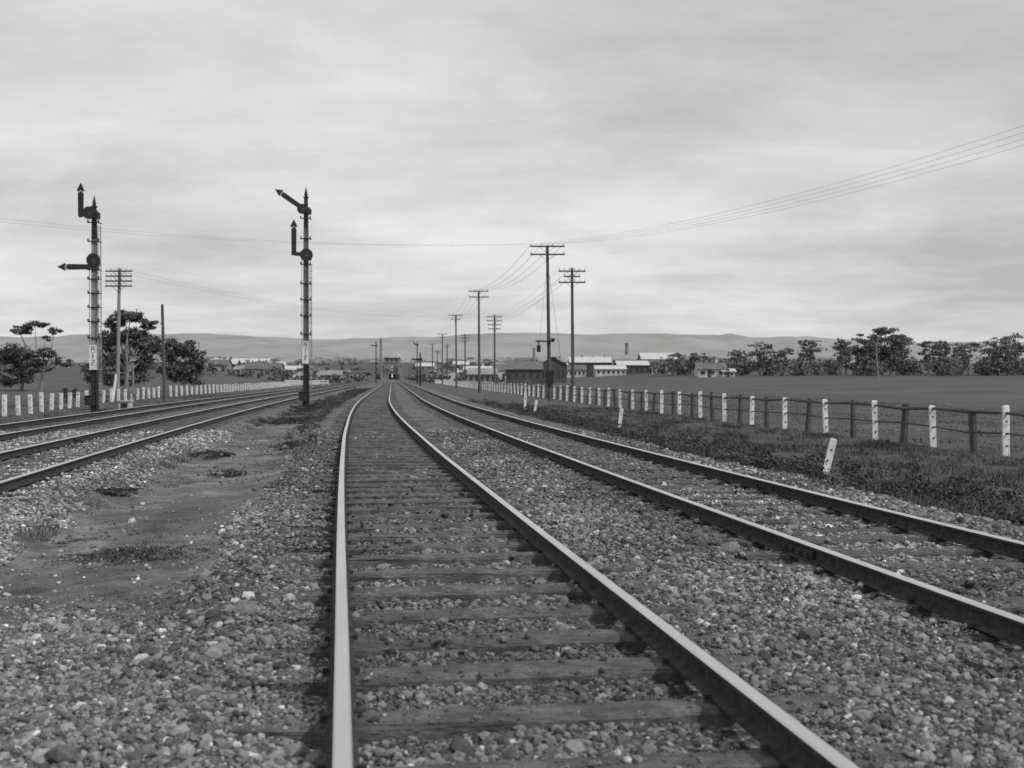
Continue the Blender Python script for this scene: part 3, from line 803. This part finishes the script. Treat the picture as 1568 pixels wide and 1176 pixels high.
# ------------------------------------------------------------ people
def person(name, x, d, H, face, coat, lower, pose):
    z0 = GZX(x, d)
    k = H/1.75
    v = [(0, 0, .95), (0, 0, 1.12), (0, .0, 1.33), (0, 0, 1.47), (0, -.01, 1.56), (0, -.02, 1.66), (0, -.01, 1.72)]
    r = [(.15, .11), (.13, .1), (.165, .11), (.055, .055), (.06, .065), (.085, .098), (.05, .06)]
    e = [(0, 1), (1, 2), (2, 3), (3, 4), (4, 5), (5, 6)]
    def chain(start, pts, rad):
        a = start
        for p, q in zip(pts, rad):
            v.append(p); r.append((q, q)); e.append((a, len(v)-1)); a = len(v)-1
        return a
    for s in (-1, 1):
        kn = (-.05 if s*pose > 0 else .02)
        chain(0, [(s*.1, 0, .88), (s*.115, kn-.01, .5), (s*.12, .02, .09), (s*.13, -.12, .04)], [.095, .06, .04, .035])
        w = chain(2, [(s*.19, 0, 1.41), (s*.25, .02, 1.13), (s*.25, -.1 if s*pose > 0 else -.03, .9), (s*.25, -.12 if s*pose > 0 else -.04, .82)], [.065, .045, .032, .028])
        bx, by, bz = v[w]
        for j, l in enumerate((.07, .085, .08, .065)):
            chain(w, [(bx, by-.03+j*.02, bz-.04), (bx-s*.01, by-.03+j*.02-.01, bz-.04-l)], [.009, .008])
        chain(w, [(bx-s*.01, by-.045, bz-.01), (bx-s*.02, by-.06, bz-.05)], [.01, .009])
    me = bpy.data.meshes.new(name+'_sk'); me.from_pydata([Vector(p)*k for p in v], e, [])
    ob = bpy.data.objects.new(name+'_sk', me); scene.collection.objects.link(ob)
    sk = ob.modifiers.new('s', 'SKIN')
    for i, q in enumerate(r): me.skin_vertices[0].data[i].radius = (q[0]*k, q[1]*k)
    me.skin_vertices[0].data[0].use_root = True
    ss = ob.modifiers.new('ss', 'SUBSURF'); ss.levels = 1; ss.render_levels = 1
    dg = bpy.context.evaluated_depsgraph_get(); dg.update()
    em = bpy.data.meshes.new_from_object(ob.evaluated_get(dg))
    bpy.data.objects.remove(ob)
    em.materials.clear()
    for m in (coat, lower, M_skin, M_hair): em.materials.append(m)
    for p in em.polygons:
        c = p.center/k
        mi = 0
        if c.z > 1.5: mi = 3 if (c.z > 1.68 or c.y > .02) else 2
        elif c.z < .84 and abs(c.x) > .2: mi = 2
        elif c.z < .1: mi = 3
        elif c.z < .9: mi = 1
        p.material_index = mi; p.use_smooth = True
    par = empty(name); par.location = (x, d, z0); par.rotation_euler = (0, 0, face)
    b_ = bpy.data.objects.new('body', em); scene.collection.objects.link(b_); b_.parent = par
    mb = MB()
    mb.tube((0, -.105*k, 1.64*k), (0, -.135*k, 1.615*k), .008*k, .016*k, 0, 6)
    for s in (-1, 1): mb.box((s*.088*k, 0, 1.635*k), (.02*k, .03*k, .05*k), 0)
    for s in (-1, 1): mb.box((s*.032*k, -.108*k, 1.66*k), (.022*k, .01*k, .012*k), 1)
    mb.obj('face_details', [M_skin, M_hair], par)
    mb = MB(); mb.tube((0, 0, .7*k), (0, 0, 1.02*k), .2*k, .155*k, 0, 14, False); mb.obj('coat_hem', [coat], par, True)
person('standing_person', -32.3, 85, 1.4, .5, M_coat, M_coat, 1)
person('standing_person.001', -31.75, 85.4, 1.3, -2.4, M_coat, M_skirt, -1)

# ------------------------------------------------------------ sky and sun
EL, AZ = math.radians(45), math.radians(120)
S = Vector((math.cos(EL)*math.sin(AZ), math.cos(EL)*math.cos(AZ), math.sin(EL)))
sun = bpy.data.lights.new('sun', 'SUN'); sun.energy = 2.5; sun.angle = math.radians(2.0); sun.color = (1, .985, .96)
so = bpy.data.objects.new('sun', sun); scene.collection.objects.link(so); so.rotation_euler = S.to_track_quat('Z', 'Y').to_euler(); so.location = (30, -20, 40)
w = bpy.data.worlds.new('World'); scene.world = w; w.use_nodes = True; nt = w.node_tree
try:
    w.cycles.sampling_method = 'MANUAL'; w.cycles.sample_map_resolution = 256
except Exception: pass
bg = nt.nodes['Background']; bg.inputs['Strength'].default_value = .1
sky = N(nt, 'ShaderNodeTexSky', sky_type='NISHITA'); sky.sun_disc = False; sky.sun_elevation = EL; sky.sun_rotation = AZ; sky.dust_density = 3
bw = N(nt, 'ShaderNodeRGBToBW'); nt.links.new(sky.outputs[0], bw.inputs[0])
tc = N(nt, 'ShaderNodeTexCoord'); sx = N(nt, 'ShaderNodeSeparateXYZ'); nt.links.new(tc.outputs['Generated'], sx.inputs[0])
zz = math_(nt, 'ADD', math_(nt, 'MAXIMUM', sx.outputs['Z'], 0.), .16)
cx = math_(nt, 'DIVIDE', sx.outputs['X'], zz); cy = math_(nt, 'DIVIDE', sx.outputs['Y'], zz)
cb = N(nt, 'ShaderNodeCombineXYZ'); nt.links.new(cx, cb.inputs[0]); nt.links.new(cy, cb.inputs[1])
mp = N(nt, 'ShaderNodeMapping'); mp.inputs['Scale'].default_value = (.8, 1.0, 1); mp.inputs['Rotation'].default_value = (0, 0, .35); nt.links.new(cb.outputs[0], mp.inputs[0])
def wn(sc, det, ro, loc):
    n = N(nt, 'ShaderNodeTexNoise'); n.inputs['Scale'].default_value = sc; n.inputs['Detail'].default_value = det; n.inputs['Roughness'].default_value = ro; n.inputs['Distortion'].default_value = .25
    m2 = N(nt, 'ShaderNodeMapping'); m2.inputs['Location'].default_value = loc; nt.links.new(mp.outputs[0], m2.inputs[0]); nt.links.new(m2.outputs[0], n.inputs['Vector'])
    return n.outputs['Fac']
n1 = wn(.7, 6, .5, (3.2, 1.1, 0)); n2 = wn(2.6, 8, .62, (7, 2, 0))
cl = math_(nt, 'ADD', math_(nt, 'MULTIPLY', n1, .66), math_(nt, 'MULTIPLY', n2, .34))
cloud = maprange(nt, cl, 5.2, 8.3, .38, .62)
low = maprange(nt, sx.outputs['Z'], 1.12, 1.0, 0., .2)
lft = maprange(nt, sx.outputs['X'], 1.08, .94, -.45, .45)
cloud = math_(nt, 'MULTIPLY', math_(nt, 'MULTIPLY', cloud, low), lft)
mx = N(nt, 'ShaderNodeMix', data_type='FLOAT'); mx.inputs['Factor'].default_value = .88
nt.links.new(bw.outputs[0], mx.inputs['A']); nt.links.new(cloud, mx.inputs['B'])
nt.links.new(mx.outputs['Result'], bg.inputs['Color'])

# ------------------------------------------------------------ camera
cam = bpy.data.cameras.new('camera'); co = bpy.data.objects.new('camera', cam); scene.collection.objects.link(co)
co.location = (0, 0, CAMZ); co.rotation_euler = (math.radians(89.68), 0, 0)
cam.sensor_width = 36; cam.lens = 41.33; cam.clip_end = 20000; cam.clip_start = .05
cam.dof.use_dof = True; cam.dof.focus_distance = 14; cam.dof.aperture_fstop = 3.2
scene.camera = co
scene.view_settings.view_transform = 'Standard'; scene.view_settings.look = 'None'; scene.view_settings.exposure = 0
